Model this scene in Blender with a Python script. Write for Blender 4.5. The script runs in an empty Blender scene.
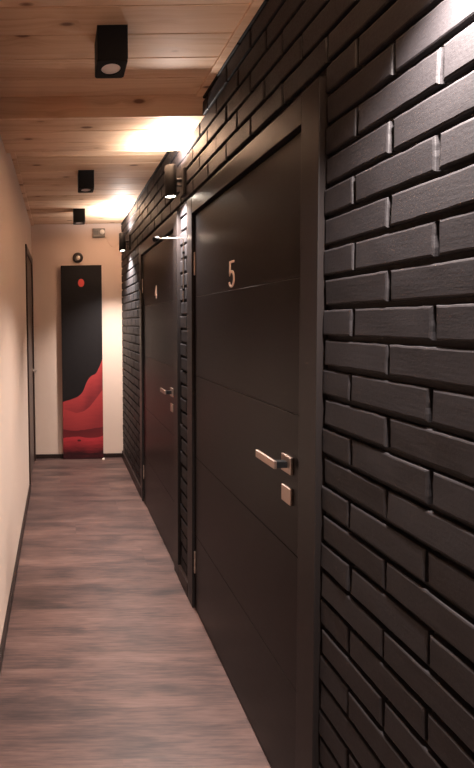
import bpy, bmesh, math, random
from mathutils import Vector, Matrix, noise
random.seed(7)
PI = math.pi
scn = bpy.context.scene
C = scn.collection

# ------------------------------------------------------------------ measures
CAM_H = 1.5
XL = -0.283            # left wall face
BRICK = 0.690          # brick faces of the right wall
BACK = 0.705           # joint depth of the brick wall
CAS = 0.675            # front of the door casings
LEAF = 0.688           # front of the door leaves
YE = 4.58              # end wall
YB = -2.6              # wall behind the viewer
ZC = 2.5535            # ceiling
BY0, BY1, BZ = 2.013, 2.416, 2.458     # boxed beam under the ceiling
DOOR_Z = 2.035         # top of the opening inside the casing
CW = 0.080             # casing width
DOORS_R = [(1.098, 2.212), (2.392, 3.518)]   # casing outer edges


# ------------------------------------------------------------------ mesh helpers
class MB:
    def __init__(self):
        self.v, self.f, self.s = [], [], []

    def add(self, vs, fs, smooth=False):
        b = len(self.v)
        self.v += [tuple(p) for p in vs]
        for q in fs:
            self.f.append([b + i for i in q]); self.s.append(smooth)

    def box(self, x0, x1, y0, y1, z0, z1):
        vs = [(x, y, z) for x in (x0, x1) for y in (y0, y1) for z in (z0, z1)]
        self.add(vs, [(0, 1, 3, 2), (4, 6, 7, 5), (0, 4, 5, 1), (2, 3, 7, 6), (0, 2, 6, 4), (1, 5, 7, 3)])

    def lathe(self, origin, axis, prof, n=40, smooth=True):
        """prof: list of (radius, distance along axis)"""
        a = Vector(axis).normalized()
        t = Vector((1, 0, 0)) if abs(a.x) < .9 else Vector((0, 1, 0))
        u = a.cross(t).normalized(); w = a.cross(u)
        o = Vector(origin)
        vs, fs = [], []
        for r, d in prof:
            for i in range(n):
                an = 2 * PI * i / n
                vs.append(o + a * d + (u * math.cos(an) + w * math.sin(an)) * max(r, 1e-5))
        for k in range(len(prof) - 1):
            for i in range(n):
                j = (i + 1) % n
                fs.append((k * n + i, k * n + j, (k + 1) * n + j, (k + 1) * n + i))
        self.add(vs, fs, smooth)

    def tube(self, pts, r, n=12):
        pts = [Vector(p) for p in pts]
        vs, fs = [], []
        up = None
        for k, p in enumerate(pts):
            d = (pts[min(k + 1, len(pts) - 1)] - pts[max(k - 1, 0)]).normalized()
            if up is None:
                up = d.orthogonal().normalized()
            else:
                up = (up - d * up.dot(d)).normalized()
            w = d.cross(up)
            for i in range(n):
                an = 2 * PI * i / n
                vs.append(p + (up * math.cos(an) + w * math.sin(an)) * r)
        for k in range(len(pts) - 1):
            for i in range(n):
                j = (i + 1) % n
                fs.append((k * n + i, k * n + j, (k + 1) * n + j, (k + 1) * n + i))
        fs.append(tuple(range(n - 1, -1, -1)))
        fs.append(tuple((len(pts) - 1) * n + i for i in range(n)))
        self.add(vs, fs, True)

    def ribbon(self, pts, width, x0, x1):
        """flat stroke in the Y-Z plane through pts (y, z), thick from x0 to x1"""
        n = len(pts)
        L, R = [], []
        for k in range(n):
            a = Vector(pts[max(k - 1, 0)]); b = Vector(pts[min(k + 1, n - 1)])
            d = (b - a).normalized(); p = Vector(pts[k]); m = Vector((-d.y, d.x)) * width / 2
            if 0 < k < n - 1:
                d1 = (p - a).normalized(); c = max(.5, d1.dot(d)); m = m / c
            L.append(p + m); R.append(p - m)
        vs = []
        for x in (x0, x1):
            vs += [(x, p.x, p.y) for p in L] + [(x, p.x, p.y) for p in R]
        fs = []
        for k in range(n - 1):
            fs += [(k, k + 1, n + k + 1, n + k), (2 * n + k, 3 * n + k, 3 * n + k + 1, 2 * n + k + 1),
                   (k, 2 * n + k, 2 * n + k + 1, k + 1), (n + k, n + k + 1, 3 * n + k + 1, 3 * n + k)]
        fs += [(0, n, 3 * n, 2 * n), (n - 1, 3 * n - 1, 4 * n - 1, 2 * n - 1)]
        self.add(vs, fs)

    def build(self, name, mat, parent=None, bevel=0, seg=2, origin=None, recalc=True):
        o = Vector(origin) if origin is not None else Vector((0, 0, 0))
        me = bpy.data.meshes.new(name)
        me.from_pydata([tuple(Vector(p) - o) for p in self.v], [], self.f)
        me.polygons.foreach_set('use_smooth', self.s)
        if recalc:
            bm = bmesh.new(); bm.from_mesh(me)
            bmesh.ops.recalc_face_normals(bm, faces=bm.faces)
            bm.to_mesh(me); bm.free()
        me.materials.append(mat)
        ob = bpy.data.objects.new(name, me)
        C.objects.link(ob)
        ob.location = o
        if parent:
            ob.parent = parent
            p = Vector((0, 0, 0)); q = parent
            while q:
                p += q.location; q = q.parent
            ob.location = o - p
        if bevel:
            m = ob.modifiers.new('bevel', 'BEVEL'); m.width = bevel; m.segments = seg
            m.limit_method = 'ANGLE'; m.angle_limit = math.radians(40); m.harden_normals = False
        return ob


def tag(o, label, cat, group=None, kind=None):
    o['label'] = label; o['category'] = cat
    if group: o['group'] = group
    if kind: o['kind'] = kind
    return o


def empty(name, loc):
    o = bpy.data.objects.new(name, None); C.objects.link(o); o.location = loc
    o.empty_display_size = .05
    return o


# ------------------------------------------------------------------ materials
class NT:
    def __init__(self, name):
        self.m = bpy.data.materials.new(name); self.m.use_nodes = True
        self.t = self.m.node_tree; self.b = self.t.nodes['Principled BSDF']

    def n(self, kind, **kw):
        nd = self.t.nodes.new(kind)
        for k, v in kw.items():
            if hasattr(nd, k): setattr(nd, k, v)
        return nd

    def link(self, a, b): self.t.links.new(a, b)

    def set(self, sock, v):
        if hasattr(v, 'is_output'): self.link(v, sock)
        else: sock.default_value = v

    def math(self, op, a, b=0.0, clamp=False):
        nd = self.n('ShaderNodeMath', operation=op, use_clamp=clamp)
        self.set(nd.inputs[0], a); self.set(nd.inputs[1], b)
        return nd.outputs[0]

    def mix(self, f, a, b, mode='MIX'):
        nd = self.n('ShaderNodeMix', data_type='RGBA', blend_type=mode)
        self.set(nd.inputs[0], f); self.set(nd.inputs[6], a); self.set(nd.inputs[7], b)
        return nd.outputs[2]

    def noise(self, vec, scale=1, detail=3, rough=.55, dist=0):
        nd = self.n('ShaderNodeTexNoise')
        self.link(vec, nd.inputs['Vector']); nd.inputs['Scale'].default_value = scale
        nd.inputs['Detail'].default_value = detail; nd.inputs['Roughness'].default_value = rough
        nd.inputs['Distortion'].default_value = dist
        return nd.outputs[0]

    def xyz(self):
        tc = self.n('ShaderNodeTexCoord'); s = self.n('ShaderNodeSeparateXYZ')
        self.link(tc.outputs['Object'], s.inputs[0])
        return s.outputs[0], s.outputs[1], s.outputs[2], tc.outputs['Object']

    def comb(self, x, y, z):
        nd = self.n('ShaderNodeCombineXYZ')
        self.set(nd.inputs[0], x); self.set(nd.inputs[1], y); self.set(nd.inputs[2], z)
        return nd.outputs[0]

    def ramp(self, f, stops, interp='LINEAR'):
        nd = self.n('ShaderNodeValToRGB'); cr = nd.color_ramp; cr.interpolation = interp
        while len(cr.elements) < len(stops): cr.elements.new(.5)
        for e, (p, c) in zip(cr.elements, stops):
            e.position = p; e.color = (*c, 1) if len(c) == 3 else c
        self.set(nd.inputs[0], f)
        return nd.outputs[0]

    def remap(self, v, a, b, c=0., d=1.):
        nd = self.n('ShaderNodeMapRange'); self.set(nd.inputs[0], v)
        for i, q in enumerate((a, b, c, d)): nd.inputs[i + 1].default_value = q
        return nd.outputs[0]

    def bump(self, hgt, strength=.3, dist=.002):
        nd = self.n('ShaderNodeBump'); self.link(hgt, nd.inputs['Height'])
        nd.inputs['Strength'].default_value = strength; nd.inputs['Distance'].default_value = dist
        self.link(nd.outputs[0], self.b.inputs['Normal'])

    def p(self, col=None, rough=None, metal=None, spec=None):
        if col is not None: self.set(self.b.inputs['Base Color'], (*col, 1) if isinstance(col, tuple) and len(col) == 3 else col)
        if rough is not None: self.set(self.b.inputs['Roughness'], rough)
        if metal is not None: self.b.inputs['Metallic'].default_value = metal
        if spec is not None: self.b.inputs['Specular IOR Level'].default_value = spec
        return self


def plain(name, col, rough=.5, metal=0., scale=60, var=.06, spec=None):
    t = NT(name); x, y, z, v = t.xyz()
    nz = t.noise(v, scale, 3)
    lo = tuple(c * (1 - var) for c in col); hi = tuple(min(1, c * (1 + var)) for c in col)
    t.p(t.mix(nz, (*lo, 1), (*hi, 1)), rough, metal, spec)
    return t.m


def brick_mat():
    t = NT('black_painted_brick'); x, y, z, v = t.xyz()
    big = t.noise(v, 7, 3); fine = t.noise(v, 170, 4, .65)
    streak = t.noise(t.comb(x, t.math('MULTIPLY', y, 18), t.math('MULTIPLY', z, 150)), 1, 3, .6)
    t.p(t.mix(big, (.0125, .0107, .0118, 1), (.0195, .0168, .0182, 1)), t.remap(fine, .3, .7, .5, .65), spec=.25)
    hh = t.math('ADD', t.math('MULTIPLY', fine, .6), t.math('MULTIPLY', streak, .5))
    t.bump(hh, .35, .0018)
    return t.m


def plaster_mat(name, col, rough=.75):
    t = NT(name); x, y, z, v = t.xyz()
    a = t.noise(v, 3, 3); b = t.noise(v, 140, 4, .6)
    lo = tuple(c * .96 for c in col); hi = tuple(min(1, c * 1.04) for c in col)
    t.p(t.mix(a, (*lo, 1), (*hi, 1)), rough, spec=.3)
    t.bump(b, .12, .001)
    return t.m


def pine_mat(axis='y', pitch=.14, off=0.):
    """pine boards running along X, stepping along Y (or Z for an upright face)"""
    t = NT('pine_boards_' + axis); x, y, z, v = t.xyz()
    s = y if axis == 'y' else z
    cell = t.math('FLOOR', t.math('DIVIDE', t.math('SUBTRACT', s, off), pitch))
    wn = t.n('ShaderNodeTexWhiteNoise', noise_dimensions='1D'); t.link(cell, wn.inputs['W'])
    rnd = wn.outputs['Value']
    wn2 = t.n('ShaderNodeTexWhiteNoise', noise_dimensions='1D'); t.link(t.math('ADD', cell, 31.7), wn2.inputs['W'])
    rnd2 = wn2.outputs['Value']
    xo = t.math('ADD', x, t.math('MULTIPLY', rnd, 40))
    # knots: bend the grain around them
    kv = t.comb(t.math('MULTIPLY', xo, 4.8), t.math('MULTIPLY', s, 12.5), t.math('MULTIPLY', rnd2, 9))
    vo = t.n('ShaderNodeTexVoronoi', feature='F1', voronoi_dimensions='3D'); t.link(kv, vo.inputs['Vector'])
    vo.inputs['Scale'].default_value = 1; vo.inputs['Randomness'].default_value = 1
    kd = vo.outputs['Distance']
    pick = t.n('ShaderNodeSeparateColor'); t.link(vo.outputs['Color'], pick.inputs[0])
    keep = t.math('GREATER_THAN', pick.outputs[0], .36)
    knot = t.math('MULTIPLY', t.remap(kd, .10, .17, 1, 0), keep)
    halo = t.math('MULTIPLY', t.remap(kd, .12, .42, 1, 0), keep)
    warp = t.math('MULTIPLY', t.noise(t.comb(t.math('MULTIPLY', xo, 1.6), t.math('MULTIPLY', s, 5), rnd2), 1, 2), .10)
    sg = t.math('ADD', t.math('ADD', s, warp), t.math('MULTIPLY', halo, .02))
    grain = t.noise(t.comb(t.math('MULTIPLY', xo, .9), t.math('MULTIPLY', sg, 55), rnd), 1, 4, .6)
    fine = t.noise(t.comb(t.math('MULTIPLY', xo, 5), t.math('MULTIPLY', sg, 420), rnd), 1, 2, .6)
    g = t.math('ADD', t.math('MULTIPLY', grain, .75), t.math('MULTIPLY', fine, .25))
    col = t.ramp(g, [(.27, (.62, .385, .245)), (.5, (.82, .58, .40)), (.72, (.89, .68, .50))])
    tone = t.ramp(rnd2, [(0, (.80, .73, .66)), (.35, (.94, .90, .86)), (.7, (1., .99, .97)), (1., (1.07, 1.08, 1.09))])
    col = t.mix(1., col, tone, 'MULTIPLY')
    col = t.mix(t.math('MULTIPLY', halo, .35), col, (.40, .17, .07, 1))
    col = t.mix(t.math('MULTIPLY', knot, .85), col, (.13, .05, .025, 1))
    t.p(col, t.remap(g, .3, .7, .52, .62), spec=.35)
    t.bump(g, .1, .001)
    return t.m


def floor_mat():
    t = NT('laminate_planks'); x, y, z, v = t.xyz()
    pitch = .19
    sy = t.math('DIVIDE', t.math('SUBTRACT', y, .05), pitch)
    cell = t.math('FLOOR', sy)
    wn = t.n('ShaderNodeTexWhiteNoise', noise_dimensions='1D'); t.link(cell, wn.inputs['W']); rnd = wn.outputs['Value']
    # board ends
    sx = t.math('DIVIDE', t.math('ADD', x, t.math('MULTIPLY', rnd, 2.6)), 2.6)
    cx = t.math('FLOOR', sx)
    wn2 = t.n('ShaderNodeTexWhiteNoise', noise_dimensions='2D'); t.link(t.comb(cell, cx, 0.), wn2.inputs['Vector'])
    r2 = wn2.outputs['Value']
    xo = t.math('ADD', x, t.math('MULTIPLY', r2, 30)); yo = t.math('ADD', y, t.math('MULTIPLY', r2, 17))
    broad = t.noise(t.comb(t.math('MULTIPLY', xo, 1.8), t.math('MULTIPLY', yo, 9), 0.), 1, 4, .6, .4)
    fine = t.noise(t.comb(t.math('MULTIPLY', xo, 7), t.math('MULTIPLY', yo, 120), 0.), 1, 4, .65)
    g = t.math('ADD', t.math('MULTIPLY', broad, .58), t.math('MULTIPLY', fine, .42))
    col = t.ramp(g, [(.34, (.021, .0135, .0135)), (.45, (.056, .0320, .0285)), (.55, (.096, .0540, .0452)), (.70, (.150, .092, .077))])
    col = t.mix(1., col, t.ramp(r2, [(0, (.78, .77, .78)), (.5, (.98, .97, .96)), (1, (1.12, 1.1, 1.08))]), 'MULTIPLY')
    fr = t.math('FRACT', sy)
    e = t.math('MINIMUM', fr, t.math('SUBTRACT', 1., fr))
    seam = t.remap(e, .004, .014, 1, 0)
    fx = t.math('FRACT', sx); ex = t.math('MINIMUM', fx, t.math('SUBTRACT', 1., fx))
    seam = t.math('MAXIMUM', seam, t.remap(ex, .0004, .0012, .4, 0))
    col = t.mix(t.math('MULTIPLY', seam, .35), col, (.05, .03, .025, 1))
    t.p(col, t.remap(fine, .3, .7, .38, .52), spec=.4)
    t.bump(t.math('SUBTRACT', t.math('MULTIPLY', fine, .3), seam), .12, .001)
    return t.m


def door_mat(name='dark_door_paint', col=(.0062, .0050, .0052), rough=.33):
    t = NT(name); x, y, z, v = t.xyz()
    g = t.noise(t.comb(x, t.math('MULTIPLY', y, 30), t.math('MULTIPLY', z, 260)), 1, 3, .6)
    h = t.noise(v, 5, 3)
    t.p(t.mix(h, (*(c * .92 for c in col), 1), (*(c * 1.08 for c in col), 1)), t.remap(g, .3, .7, rough - .02, rough + .02), spec=.23)
    return t.m


def canvas_mat(w, hgt):
    t = NT('painted_canvas'); x, y, z, v = t.xyz()
    u = t.math('DIVIDE', x, w); q = t.math('DIVIDE', z, hgt)

    def curve(pts):
        nd = t.n('ShaderNodeFloatCurve'); cv = nd.mapping.curves[0]
        for i, (a, b) in enumerate(pts):
            if i < 2: cv.points[i].location = (a, b)
            else: cv.points.new(a, b)
        nd.mapping.update(); t.link(u, nd.inputs['Value'])
        return nd.outputs[0]
    r1 = curve([(0, .300), (1, .522), (.2, .312), (.4, .330), (.5, .352), (.60, .398), (.66, .420), (.73, .434), (.82, .443), (.90, .470)])
    r2 = curve([(0, .266), (1, .362), (.2, .250), (.4, .243), (.6, .262), (.8, .306)])
    r3 = curve([(0, .158), (1, .168), (.3, .150), (.6, .156)])
    r4 = curve([(0, .112), (1, .120), (.35, .118), (.7, .110)])
    wob = t.math('MULTIPLY', t.math('SUBTRACT', t.noise(t.comb(t.math('MULTIPLY', x, 9), 0., t.math('MULTIPLY', z, 9)), 1, 4), .5), .010)
    qq = t.math('ADD', q, wob)
    brush = t.noise(t.comb(t.math('MULTIPLY', x, 6), 0., t.math('MULTIPLY', z, 45)), 1, 4, .65)

    def layer(prev, r, top, low, span):
        d = t.math('SUBTRACT', r, qq)
        m = t.remap(d, -.0012, .0012)
        f = t.math('ADD', t.remap(d, 0, span), t.math('MULTIPLY', t.math('SUBTRACT', brush, .5), .7), True)
        return t.mix(m, prev, t.mix(f, (*top, 1), (*low, 1)))
    base = t.mix(t.noise(v, 30, 4), (.0075, .0062, .0066, 1), (.012, .010, .0105, 1))
    c = layer(base, r1, (.36, .042, .042), (.17, .021, .025), .12)
    c = layer(c, r2, (.36, .042, .042), (.22, .026, .029), .13)
    c = layer(c, r3, (.10, .014, .017), (.15, .018, .021), .05)
    c = layer(c, r4, (.46, .038, .046), (.03, .008, .010), .085)
    # small dark speck in the lowest band
    du = t.math('DIVIDE', t.math('SUBTRACT', u, .40), .05); dv = t.math('DIVIDE', t.math('SUBTRACT', q, .098), .006)
    sp = t.math('ADD', t.math('MULTIPLY', du, du), t.math('MULTIPLY', dv, dv))
    c = t.mix(t.remap(sp, .6, 1.2, .85, 0), c, (.03, .008, .01, 1))
    # the round spot
    du = t.math('DIVIDE', t.math('SUBTRACT', x, .217), .034); dv = t.math('DIVIDE', t.math('SUBTRACT', z, 1.915), .043)
    sp = t.math('ADD', t.math('MULTIPLY', du, du), t.math('MULTIPLY', dv, dv))
    c = t.mix(t.remap(sp, .85, 1.1, 1, 0), c, (.80, .11, .095, 1))
    t.p(c, .55, spec=.2)
    t.bump(t.noise(v, 500, 2), .08, .0006)
    return t.m


def emit_mat(name, col, s):
    t = NT(name); t.p((.8, .8, .8), .4)
    t.b.inputs['Emission Color'].default_value = (*col, 1); t.b.inputs['Emission Strength'].default_value = s
    return t.m


LAMP = (1.0, .895, .835)
M_BRICK = brick_mat()
M_WALL = plaster_mat('cream_wall_paint', (.63, .49, .408))
M_PINE = pine_mat('y', .14, .05)
M_PINEZ = pine_mat('z', .14, BZ - .03)
M_FLOOR = floor_mat()
M_DOOR = door_mat()
M_CASE = door_mat('dark_casing_lit', (.0150, .0122, .0119), .34)  # lighter than the doors: the light casings catch is put into the colour
M_BASE = door_mat('dark_baseboard', (.022, .013, .011), .4)
M_GAP = plain('dark_rebate', (.008, .006, .006), .8)
M_BLACK = plain('matt_black_metal', (.004, .0038, .0042), .55, spec=.2)
M_SCON = plain('black_lamp_metal', (.008, .007, .007), .5, spec=.3)
M_NICKEL = plain('satin_copper_nickel', (.44, .335, .285), .42, 1.)
M_STEEL = plain('brushed_steel', (.52, .44, .38), .35, 1.)
M_COPPER = plain('pale_copper_numeral', (.90, .70, .57), .45, .25)
M_LENS = plain('frosted_lens', (.93, .86, .82), .3)
M_GREYBOX = plain('grey_plastic', (.13, .105, .08), .5)
M_PALE = plain('pale_plastic', (.75, .66, .56), .4)
M_DARKPL = plain('dark_plastic', (.03, .02, .015), .35)
M_LDOOR = door_mat('brown_grey_door', (.10, .070, .058), .4)
M_LCASE = door_mat('dark_brown_casing', (.035, .019, .014), .4)
M_GLOW = emit_mat('lamp_glass_lit', (1., .86, .72), 6.)
M_WIRE = plain('cream_cable', (.62, .47, .37), .5)

# ------------------------------------------------------------------ room shell
m = MB(); m.box(XL - .1, BACK + .14, YB - .1, YE + .1, -.06, 0)
tag(m.build('floor', M_FLOOR), 'pinkish brown laminate floor with planks laid across the corridor', 'floor', kind='structure')

# ceiling boards with V-joints
m = MB()
def board_strip(m, a, b, p0, pitch, face, back, ax):
    """row of boards along X from a to b; profile of V joints stepping along ax"""
    n0 = math.floor((a - p0) / pitch); s = [a]
    k = n0 + 1
    while p0 + k * pitch < b - 1e-4:
        s.append(p0 + k * pitch); k += 1
    s.append(b)
    g = .0034
    for i in range(len(s) - 1):
        lo, hi = s[i], s[i + 1]
        prof = [(lo, back), (lo, face + (g * 1.6 if back > face else -g * 1.6)), (lo + g, face), (hi - g, face),
                (hi, face + (g * 1.6 if back > face else -g * 1.6)), (hi, back)]
        vs = []
        for X in (XL - .02, BACK + (.13 if back > ZC else .002)):
            for (q, w) in prof:
                vs.append((X, q, w) if ax == 'y' else (X, w, q))
        n = len(prof)
        fs = [(j, j + 1, n + j + 1, n + j) for j in range(n - 1)] + [tuple(range(n)), tuple(range(2 * n - 1, n - 1, -1)), (n - 1, 0, n, 2 * n - 1)]
        m.add(vs, fs)
board_strip(m, YB, YE, .05, .14, ZC, ZC + .04, 'y')
tag(m.build('ceiling', M_PINE), 'varnished pine plank ceiling with dark knots', 'ceiling', kind='structure')

m = MB()
board_strip(m, BY0 + .018, BY1 - .018, .05, .14, BZ, BZ + .018, 'y')
beam = m.build('ceiling_beam', M_PINE)
tag(beam, 'pine clad boxed beam crossing the ceiling between the nearest and second black downlight', 'beam', kind='structure')
m = MB(); m.box(XL - .02, BACK + .002, BY0, BY0 + .018, BZ - .001, ZC); m.box(XL - .02, BACK + .002, BY1 - .018, BY1, BZ - .001, ZC)
m.build('side_board', M_PINEZ, beam, .0015)

# pine cover strips in the ceiling corners
m = MB(); m.box(XL, XL + .03, YB, BY0, ZC - .012, ZC); m.box(XL, XL + .03, BY1, YE, ZC - .012, ZC)
tag(m.build('trim_1', M_PINE, None, .002), 'narrow pine cover strip where the ceiling meets the cream left wall', 'trim', kind='structure')
m = MB(); m.box(BRICK - .034, BRICK, YB, BY0, ZC - .010, ZC)
tag(m.build('trim_2', M_PINE, None, .002), 'narrow pine cover strip where the near ceiling meets the black brick wall', 'trim', kind='structure')

# plain walls
LD0, LD1, LDZ = 3.70, 4.565, 2.185          # left door casing outer edges
lo, hi, lz = LD0 + .06, LD1 - .06, LDZ - .06
m = MB(); m.box(XL - .1, XL, YB - .1, lo, 0, ZC); m.box(XL - .1, XL, hi, YE + .1, 0, ZC); m.box(XL - .1, XL, lo, hi, lz, ZC)
tag(m.build('wall_left', M_WALL), 'long cream painted wall on the left', 'wall', kind='structure')
m = MB(); m.box(XL, BACK + .14, YE, YE + .1, 0, ZC)
tag(m.build('wall_end', M_WALL), 'cream wall closing the far end of the corridor', 'wall', kind='structure')
m = MB(); m.box(XL, BACK + .14, YB - .1, YB, 0, ZC)
tag(m.build('wall_back', M_WALL), 'cream wall behind the viewer', 'wall', kind='structure')

# brick wall: joint bed with door openings + every brick face as relief
m = MB()
edges = []
for a, b in DOORS_R: edges.append((a + CW - .03, b - CW + .03))
zt = DOOR_Z + .03
y = YB
for a, b in edges:
    m.box(BACK, BACK + .12, y, a, 0, ZC); m.box(BACK, BACK + .12, a, b, zt, ZC); y = b
m.box(BACK, BACK + .12, y, YE, 0, ZC)
PITCH_Z, PITCH_Y, JT, JTZ = .0772, .2135, .0170, .0222
Z_REF = 1.5197        # top of the reference course
Y_REF = .7745         # joint centre in that course


def brick(m, y0, y1, z0, z1, fine):
    ny, nz = (12, 5) if fine else (3, 2)
    sd = random.random() * 100
    tilt_y = random.uniform(-.0008, .0008); tilt_z = random.uniform(-.0008, .0008); dx = random.uniform(-.0011, .0009)
    full = []
    top = BRICK
    for j in range(nz + 1):
        for i in range(ny + 1):
            fy, fz = i / ny, j / nz
            yy = y0 + (y1 - y0) * fy; zz = z0 + (z1 - z0) * fz
            e = noise.noise(Vector((yy * 55, zz * 55, sd))) if fine else 0
            e2 = noise.noise(Vector((yy * 55, zz * 55, sd + 50))) if fine else 0
            xx = top + dx + tilt_y * (fy - .5) * 2 + tilt_z * (fz - .5) * 2 + noise.noise(Vector((yy * 18, zz * 18, sd))) * .0009
            if i in (0, ny): yy += e * .0016
            if j in (0, nz): zz += e2 * .0016
            full.append((xx, yy, zz))
    W = ny + 1
    fs = [(j * W + i, (j + 1) * W + i, (j + 1) * W + i + 1, j * W + i + 1) for j in range(nz) for i in range(ny)]
    # border ring: a rounded arris then down to the joint bed
    nfront = len(fs)
    ring = [i for i in range(W)] + [j * W + ny for j in range(1, nz + 1)] + [nz * W + i for i in range(ny - 1, -1, -1)] + [j * W for j in range(nz - 1, 0, -1)]
    cy, cz = (y0 + y1) / 2, (z0 + z1) / 2
    R = len(ring)
    first = len(full); full += [full[q] for q in ring]   # own copies keep the arris crisp
    base = len(full)
    for depth, out in ((.0013, .0032), (.0030, .0045), (BACK - BRICK + .002, .0050)):
        for q in ring:
            px, py, pz = full[q]
            i, j = q % W, q // W
            oy = (-1 if i == 0 else 1 if i == ny else 0) * out; oz = (-1 if j == 0 else 1 if j == nz else 0) * out
            full.append((px + depth if depth < .01 else BACK + .001, py + oy, pz + oz))
    prev = [first + t for t in range(R)]
    for k in range(3):
        cur = [base + k * R + t for t in range(R)]
        for t in range(R):
            u = (t + 1) % R
            fs.append((prev[t], prev[u], cur[u], cur[t]))
        prev = cur
    m.add(full, fs[:nfront], True)
    o = len(m.v) - len(full)
    for q in fs[nfront:]:
        m.f.append([o + i for i in q]); m.s.append(False)


row0 = math.floor((0 - Z_REF) / PITCH_Z)
k = row0
while True:
    z1 = Z_REF + k * PITCH_Z - .0040; z0 = z1 - (PITCH_Z - JTZ)
    k += 1
    if z0 > ZC: break
    if z1 < .03: continue
    z0 = max(z0, .004); z1 = min(z1, ZC - .003)
    if z1 - z0 < .006: continue
    off = Y_REF + (0 if (k - 1) % 2 == 0 else PITCH_Y / 2) + random.uniform(-.004, .004)
    i = math.floor((YB - off) / PITCH_Y)
    while off + i * PITCH_Y < YE:
        a = off + i * PITCH_Y + JT / 2 + random.uniform(-.0015, .0015); b = off + (i + 1) * PITCH_Y - JT / 2 + random.uniform(-.0015, .0015)
        i += 1
        segs = [(max(a, YB), min(b, YE - .002))]
        if z0 < 2.125 + .004:
            for c, d in DOORS_R:
                nx = []
                for s, e in segs:
                    if e <= c - .006 or s >= d + .006: nx.append((s, e)); continue
                    if s < c - .006: nx.append((s, c - .006))
                    if e > d + .006: nx.append((d + .006, e))
                segs = nx
        for s, e in segs:
            if e - s > .012: 
                zz1 = z1
                brick(m, s, e, z0, zz1, -.3 < s < 3.6)
wr = m.build('wall_right', M_BRICK, recalc=False)
tag(wr, 'black painted brick wall on the right', 'wall', kind='structure')

# baseboards
m = MB(); m.box(XL, XL + .014, YB, LD0 - .002, 0, .058)
tag(m.build('baseboard_left', M_BASE, None, .003), 'thin dark baseboard along the left wall', 'baseboard', kind='structure')
m = MB(); m.box(XL + .002, CAS + .006, YE - .014, YE, 0, .045)
tag(m.build('baseboard_end', M_BASE, None, .003), 'thin dark baseboard under the far end wall', 'baseboard', kind='structure')
gaps = [(DOORS_R[0][1], DOORS_R[1][0], 'short dark baseboard on the brick strip between the two dark doors'),
        (DOORS_R[1][1], YE - .016, 'dark baseboard under the far brick stretch beyond the second door'),
        (YB, DOORS_R[0][0], 'dark baseboard under the near brick stretch beside the nearest door')]
for a, b, lab in gaps:
    m = MB(); m.box(BRICK - .016, BACK, a + .002, b - .002, 0, .078)
    tag(m.build('baseboard_right', M_BASE, None, .003), lab, 'baseboard', kind='structure')


# ------------------------------------------------------------------ doors on the right
def numeral(ch, y, z, h, w, stroke):
    """polyline strokes of a thin numeral; u runs to the right as the viewer sees it (towards -Y)"""
    if ch == '5':
        P = [(.92, 1.), (.20, 1.), (.17, .56)]
        n = 22
        for i in range(n + 1):
            a = math.radians(140 - (140 + 155) * i / n)
            P.append((.47 + .45 * math.cos(a), .31 + .31 * math.sin(a)))
        strokes = [P]
    else:
        strokes = [[(.66, 0), (.66, 1.), (.04, .27), (.98, .27)]]
    return [[(y - (u - .5) * w, z + v * h) for u, v in s] for s in strokes]


GROOVES = (1.617, 1.220, .802, .395)


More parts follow.
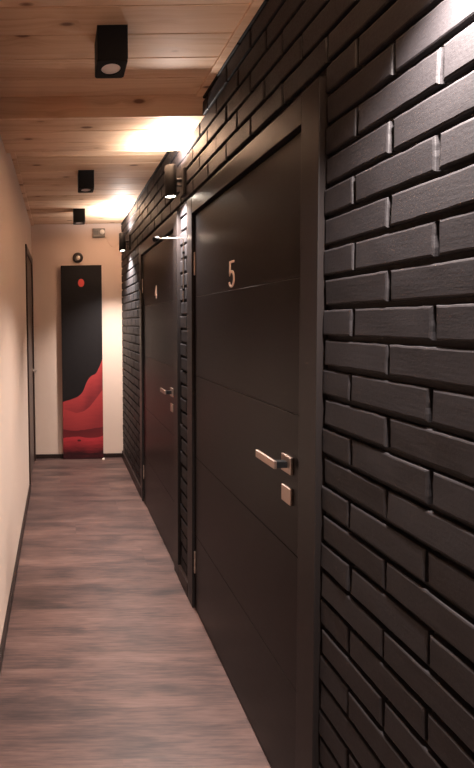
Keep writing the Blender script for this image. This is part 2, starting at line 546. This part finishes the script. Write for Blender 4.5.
def right_door(name, y0, y1, ch, label):
    ym = (y0 + y1) / 2
    root = empty(name, (CAS, ym, 0))
    tag(root, label, 'door', kind='structure')
    a, b = y0 + CW, y1 - CW
    # casing: two uprights running full height and a head board between them
    zt = DOOR_Z + CW
    for ya, yb in ((y0, a), (b, y1)):
        m = MB(); m.box(CAS, BACK, ya, yb, 0, zt + .002); m.build('casing_board', M_CASE, root, .0018)
    m = MB(); m.box(CAS + .0006, BACK, a, b, DOOR_Z, zt); m.build('casing_board', M_CASE, root, .0018)
    # frame behind the casing, with the stop the leaf closes against
    m = MB()
    for ya, yb in ((a - .026, a), (b, b + .026)):
        m.box(BACK + .001, BACK + .10, ya, yb, 0, DOOR_Z + .026)
    m.box(BACK + .001, BACK + .10, a, b, DOOR_Z, DOOR_Z + .026)
    for ya, yb in ((a, a + .014), (b - .014, b)):
        m.box(LEAF + .044, BACK + .10, ya, yb, 0, DOOR_Z)
    m.box(LEAF + .044, BACK + .10, a, b, DOOR_Z - .014, DOOR_Z)
    m.build('door_frame', M_GAP, root)
    # leaf with four horizontal V grooves
    la, lb, z0, z1 = a + .004, b - .017, .006, DOOR_Z - .013
    prof = [(LEAF + .001, z0), (LEAF, z0 + .001)]
    for g in sorted(GROOVES):
        prof += [(LEAF, g - .002), (LEAF + .0022, g), (LEAF, g + .002)]
    prof += [(LEAF, z1 - .001), (LEAF + .001, z1), (LEAF + .04, z1), (LEAF + .04, z0)]
    n = len(prof)
    m = MB()
    m.add([(px, yy, pz) for yy in (la, lb) for px, pz in prof],
          [(i, (i + 1) % n, n + (i + 1) % n, n + i) for i in range(n)] + [tuple(range(n)), tuple(range(2 * n - 1, n - 1, -1))])
    leaf = m.build('door_leaf', M_DOOR, root)
    m = MB()
    yn = y0 + .570
    zc, hh = (1.631, .096) if ch == '5' else (1.655, .085)
    for s in numeral(ch, yn, zc, hh, .052, .008):
        m.ribbon(s, .0085, LEAF - .004, LEAF + .0005)
    m.build('door_number', M_COPPER, leaf, .0008, 1)['label'] = 'pale copper numeral ' + ch
    # hinges on the far side
    for zz in (.19, 1.725):
        m = MB(); m.lathe((LEAF - .001, lb + .008, zz), (0, 0, 1), [(0, 0), (.004, 0), (.005, .003), (.005, .036), (.0043, .037), (.0043, .040), (.005, .041), (.005, .074), (.0043, .075), (.0043, .079), (.005, .080), (.005, .112), (.004, .115), (0, .115)], 16)
        m.box(LEAF + .002, LEAF + .020, lb, lb + .0025, zz + .004, zz + .111)
        m.build('hinge', M_STEEL, root)['label'] = 'slim steel hinge'
    # lever handle on a square rosette
    yh, zh = y0 + .154, 1.062
    m = MB()
    m.box(LEAF - .050, LEAF - .041, yh - .012, yh + .106, zh - .012, zh + .012)
    lev = m.build('lever_handle', M_NICKEL, root, .0015)
    lev['label'] = 'flat copper nickel lever handle'
    m = MB(); m.box(LEAF - .0415, LEAF - .009, yh - .010, yh + .010, zh - .0095, zh + .0095)
    m.build('spindle', M_BLACK, lev, .001)
    m = MB(); m.box(LEAF - .009, LEAF, yh - .026, yh + .026, zh - .026, zh + .026)
    m.build('rosette', M_NICKEL, lev, .0015)
    m = MB(); m.box(LEAF - .008, LEAF, yh - .025, yh + .025, .943, .992)
    kp = m.build('lock_plate', M_NICKEL, root, .0015)
    kp['label'] = 'square copper nickel lock plate'
    return root


right_door('door_1', *DOORS_R[0], '5', 'dark brown-black door with the copper number 5, nearest on the brick wall')
right_door('door_2', *DOORS_R[1], '4', 'dark brown-black door with the small number 4, second along the brick wall')

# ------------------------------------------------------------------ door on the left
root = empty('door_3', (XL, (LD0 + LD1) / 2, 0))
tag(root, 'brown-grey door in a dark casing on the cream left wall', 'door', kind='structure')
cf = XL + .012; cw = .07
m = MB(); m.box(XL, cf, LD0, LD0 + cw, 0, LDZ); m.build('casing_board', M_LCASE, root, .002)
m = MB(); m.box(XL, cf, LD1 - cw, LD1, 0, LDZ); m.build('casing_board', M_LCASE, root, .002)
m = MB(); m.box(XL, cf - .0006, LD0 + cw, LD1 - cw, LDZ - cw, LDZ); m.build('casing_board', M_LCASE, root, .002)
m = MB(); m.box(XL - .042, XL - .002, LD0 + cw + .003, LD1 - cw - .003, .006, LDZ - cw - .004)
m.build('door_leaf', M_LDOOR, root, .002)
m = MB()
m.box(XL - .1, XL - .045, lo + .002, lo + .03, 0, lz - .002); m.box(XL - .1, XL - .045, hi - .03, hi - .002, 0, lz - .002); m.box(XL - .1, XL - .045, lo + .03, hi - .03, lz - .04, lz - .002)
m.build('door_frame', M_LCASE, root)
m = MB(); zh = .99; yh = LD1 - cw - .06
m.lathe((XL - .002, yh, zh), (1, 0, 0), [(0, 0), (.025, 0), (.025, .007), (.009, .008), (.009, .038), (0, .038)], 24)
m.box(XL + .032, XL + .041, yh - .115, yh + .008, zh - .009, zh + .009)
m.build('lever_handle', M_STEEL, root, .001)['label'] = 'small steel lever handle'


# ------------------------------------------------------------------ wall sconces
def sconce(y, label, power_dn, power_up, zb=2.165, beam=124):
    x, r, hgt = .615, .0315, .165
    root = empty('wall_sconce', (BRICK, y, zb))
    tag(root, label, 'wall lamp', 'black cylinder wall sconces on the brick wall')
    m = MB()
    m.lathe((x, y, zb), (0, 0, 1), [(r - .004, .008), (r - .003, .0004), (r - .001, 0), (r, .001), (r, hgt - .001), (r - .001, hgt), (r - .003, hgt - .0004), (r - .004, hgt - .008)], 48)
    m.build('cylinder_body', M_SCON, root)
    m = MB(); m.box(BRICK - .016, BRICK + .001, y - .034, y + .034, zb + .005, zb + .147)
    m.build('back_plate', M_SCON, root, .003)
    m = MB(); m.lathe((x + r - .002, y, zb + .09), (1, 0, 0), [(.010, 0), (.010, .042)], 20)
    m.lathe((x + r - .002, y, zb + .06), (1, 0, 0), [(.004, 0), (.004, .042)], 12)
    m.build('arm', M_SCON, root)
    for nm, zz in (('lamp_glass', zb + .007), ('lamp_glass', zb + hgt - .007)):
        m = MB(); m.lathe((x, y, zz), (0, 0, 1), [(0, -.001), (r - .004, -.001), (r - .004, .001), (0, .001)], 32, False)
        m.build(nm, M_GLOW, root)['label'] = 'lit lamp glass'
    for zz, rot, pw in ((zb - .002, 0, power_dn), (zb + hgt + .002, PI, power_up)):
        ld = bpy.data.lights.new('spot', 'SPOT'); ld.energy = pw; ld.color = LAMP
        ld.spot_size = math.radians(174 if rot else beam); ld.spot_blend = 1.; ld.shadow_soft_size = .022
        lo_ = bpy.data.objects.new('spot', ld); C.objects.link(lo_); lo_.parent = root
        lo_.location = (x - BRICK, 0, zz - zb); lo_.rotation_euler = (rot, 0, 0)
    return root


PD, PU = 26, 7
sconce(2.30, 'black cylinder sconce on the brick wall between the two doors, lit bulb visible below', PD, PU)
sconce(4.02, 'black cylinder sconce at the far end of the brick wall beside the cream end wall', PD, PU, beam=112)
sconce(.68, 'black cylinder sconce on the near brick wall just above the upper right view corner', PD, PU)
sconce(-1.0, 'unseen black cylinder sconce added on the brick wall behind the viewer for ambient light', PD, PU)  # lamp out of view, added to feed the ambient light

# ------------------------------------------------------------------ ceiling downlights
def downlight(y, label):
    x, s, hgt = .2065, .0545, .124
    root = empty('ceiling_downlight', (x, y, ZC))
    tag(root, label, 'ceiling lamp', 'square black ceiling downlights')
    z0 = ZC - hgt
    m = MB()
    n = 40; r = .036
    # square tube with a round opening in its lower face
    m.box(x - s, x + s, y - s, y + s, z0 + .006, ZC)
    ring, sq = [], []
    for i in range(n):
        a = 2 * PI * (i + .5) / n
        c, d = math.cos(a), math.sin(a); k = s / max(abs(c), abs(d))
        ring.append((x + r * c, y + r * d, z0)); sq.append((x + k * c, y + k * d, z0))
    deep = [(p[0], p[1], z0 + .005) for p in ring]; skirt = [(p[0], p[1], z0 + .006) for p in sq]
    vs = ring + sq + deep + skirt
    fs = []
    for i in range(n):
        j = (i + 1) % n
        fs += [(i, j, n + j, n + i), (i, 2 * n + i, 2 * n + j, j), (n + i, n + j, 3 * n + j, 3 * n + i)]
    m.add(vs, fs)
    m.build('housing', M_BLACK, root)
    m = MB(); m.lathe((x, y, z0 + .0045), (0, 0, 1), [(r, .0012), (r, 0), (r - .004, -.0005), (r - .005, 0), (0, -.001)], 36)
    m.build('lens', M_LENS, root)['label'] = 'pale frosted lens'
    return root


downlight(1.593, 'black square ceiling downlight nearest the camera, in front of the beam')
downlight(3.022, 'black square ceiling downlight just beyond the beam, middle one of three')
downlight(4.015, 'black square ceiling downlight farthest away, above the tall canvas')

# ------------------------------------------------------------------ tall canvas at the end
cx0, cw_, ch_ = .030, .438, 2.103
m = MB(); m.box(cx0, cx0 + cw_, 4.528, 4.562, .001, ch_)
cv = m.build('canvas_painting', canvas_mat(cw_, ch_), None, .002, origin=(cx0, 4.545, 0))
tag(cv, 'tall narrow black canvas with a red dot and red dunes leaning at the end wall', 'painting')

m = MB(); m.lathe((.217, YE, 2.19), (0, -1, 0), [(.050, 0), (.056, .004), (.056, .018), (.050, .028), (.036, .032), (.026, .031), (.026, .026), (0, .026)], 40)
rd = m.build('round_wall_sensor', M_DARKPL, None, origin=(.217, YE, 2.19))
tag(rd, 'small round dark wall fitting with a pale centre just above the tall canvas', 'wall fitting')
m = MB(); m.lathe((.220, YE - .026, 2.188), (0, -1, 0), [(.025, 0), (.023, .008), (.014, .014), (0, .016)], 28)
m.build('dome_cover', M_PALE, rd)['label'] = 'pale centre dome'

m = MB(); m.box(.380, .512, YE - .032, YE, 2.405, 2.497)
gb = m.build('wall_box', M_GREYBOX, None, .005, origin=(.446, YE, 2.45))
tag(gb, 'small grey rectangular box with a pale spot high on the end wall', 'wall box')
m = MB(); m.lathe((.482, YE - .032, 2.458), (0, -1, 0), [(.026, 0), (.026, .006), (.018, .014), (0, .017)], 28)
m.build('lamp_dome', M_PALE, gb)['label'] = 'pale round dome'
m = MB(); m.box(.392, .440, YE - .034, YE - .031, 2.428, 2.474)
m.build('cover_plate', M_DARKPL, gb, .001)

pts = []
for i in range(25):
    t = i / 24
    pts.append((.514 + (.684 - .514) * t, YE - .006, 2.43 - .105 * math.sin(PI * min(1, t * 1.0)) ** .8 - .045 * t))
m = MB(); m.tube(pts, .0028, 8)
m.build('cable', M_WIRE, gb)['label'] = 'thin cream sagging cable'

m = MB()
m.add([(.452, 4.505, 0), (.478, 4.500, 0), (.482, 4.524, 0), (.455, 4.526, 0), (.455, 4.508, .008), (.475, 4.504, .013), (.478, 4.522, .015), (.458, 4.523, .009)],
      [(0, 3, 2, 1), (4, 5, 6, 7), (0, 1, 5, 4), (1, 2, 6, 5), (2, 3, 7, 6), (3, 0, 4, 7)])
tag(m.build('floor_wedge', M_PALE, None, .001), 'tiny pale wedge on the floor at the lower right corner of the canvas', 'wedge')

# ------------------------------------------------------------------ thin arm light on the strip between the doors
ya = 2.30
root = empty('picture_light', (BRICK, ya, 1.6))
tag(root, 'thin metal arm with a small black head reaching out from the brick strip between doors', 'arm lamp')
pts = [(.683, ya, 1.60), (.683, ya, 1.934)]
for i in range(1, 7):
    a = PI / 2 * i / 6
    pts.append((.683 - .012 * (1 - math.cos(a)), ya, 1.934 + .012 * math.sin(a)))
pts += [(.60, ya, 1.945), (.545, ya, 1.944)]
m = MB(); m.tube(pts, .0027, 12); m.build('arm', M_STEEL, root)
for zz in (1.66, 1.86):
    m = MB(); m.box(.678, BRICK + .001, ya - .006, ya + .006, zz, zz + .012); m.build('wall_clip', M_BLACK, root)
d = Vector((-.030, -.012, -.010)).normalized()
m = MB(); m.lathe((.552, ya, 1.947), d, [(0, 0), (.006, 0), (.011, .008), (.0145, .034), (.0125, .034), (.010, .024), (0, .024)], 24)
m.build('lamp_head', M_BLACK, root)

# ------------------------------------------------------------------ camera, world, colour management
cam = bpy.data.cameras.new('camera'); co = bpy.data.objects.new('camera', cam); C.objects.link(co)
F, PITCH, ROLL, CX, CY = 420., .0408, .0144, 58.9, 339.07
cr, sr, cp, sp = math.cos(ROLL), math.sin(ROLL), math.cos(PITCH), math.sin(PITCH)
right = Vector((cr, -sr * sp, -sr * cp)); up = Vector((sr, cr * sp, cr * cp)); fwd = Vector((0, cp, -sp))
co.matrix_world = Matrix(((right.x, up.x, -fwd.x, 0), (right.y, up.y, -fwd.y, 0), (right.z, up.z, -fwd.z, CAM_H), (0, 0, 0, 1)))
cam.sensor_fit = 'AUTO'; cam.sensor_width = 36.
cam.lens = F * 36. / 768.
cam.shift_x = (237 - CX) / 768.; cam.shift_y = -(384 - CY) / 768.
cam.clip_start = .02
scn.camera = co

w = bpy.data.worlds.new('world'); scn.world = w; w.use_nodes = True
w.node_tree.nodes['Background'].inputs[0].default_value = (.5, .4, .35, 1)
w.node_tree.nodes['Background'].inputs[1].default_value = .02

scn.view_settings.view_transform = 'Standard'; scn.view_settings.look = 'None'
scn.view_settings.gamma = 1; scn.view_settings.use_curve_mapping = False
scn.view_settings.exposure = 3.4
scn.cycles.use_denoising = True
scn.cycles.max_bounces = 10; scn.cycles.diffuse_bounces = 6; scn.cycles.glossy_bounces = 4
scn.cycles.sample_clamp_indirect = 6
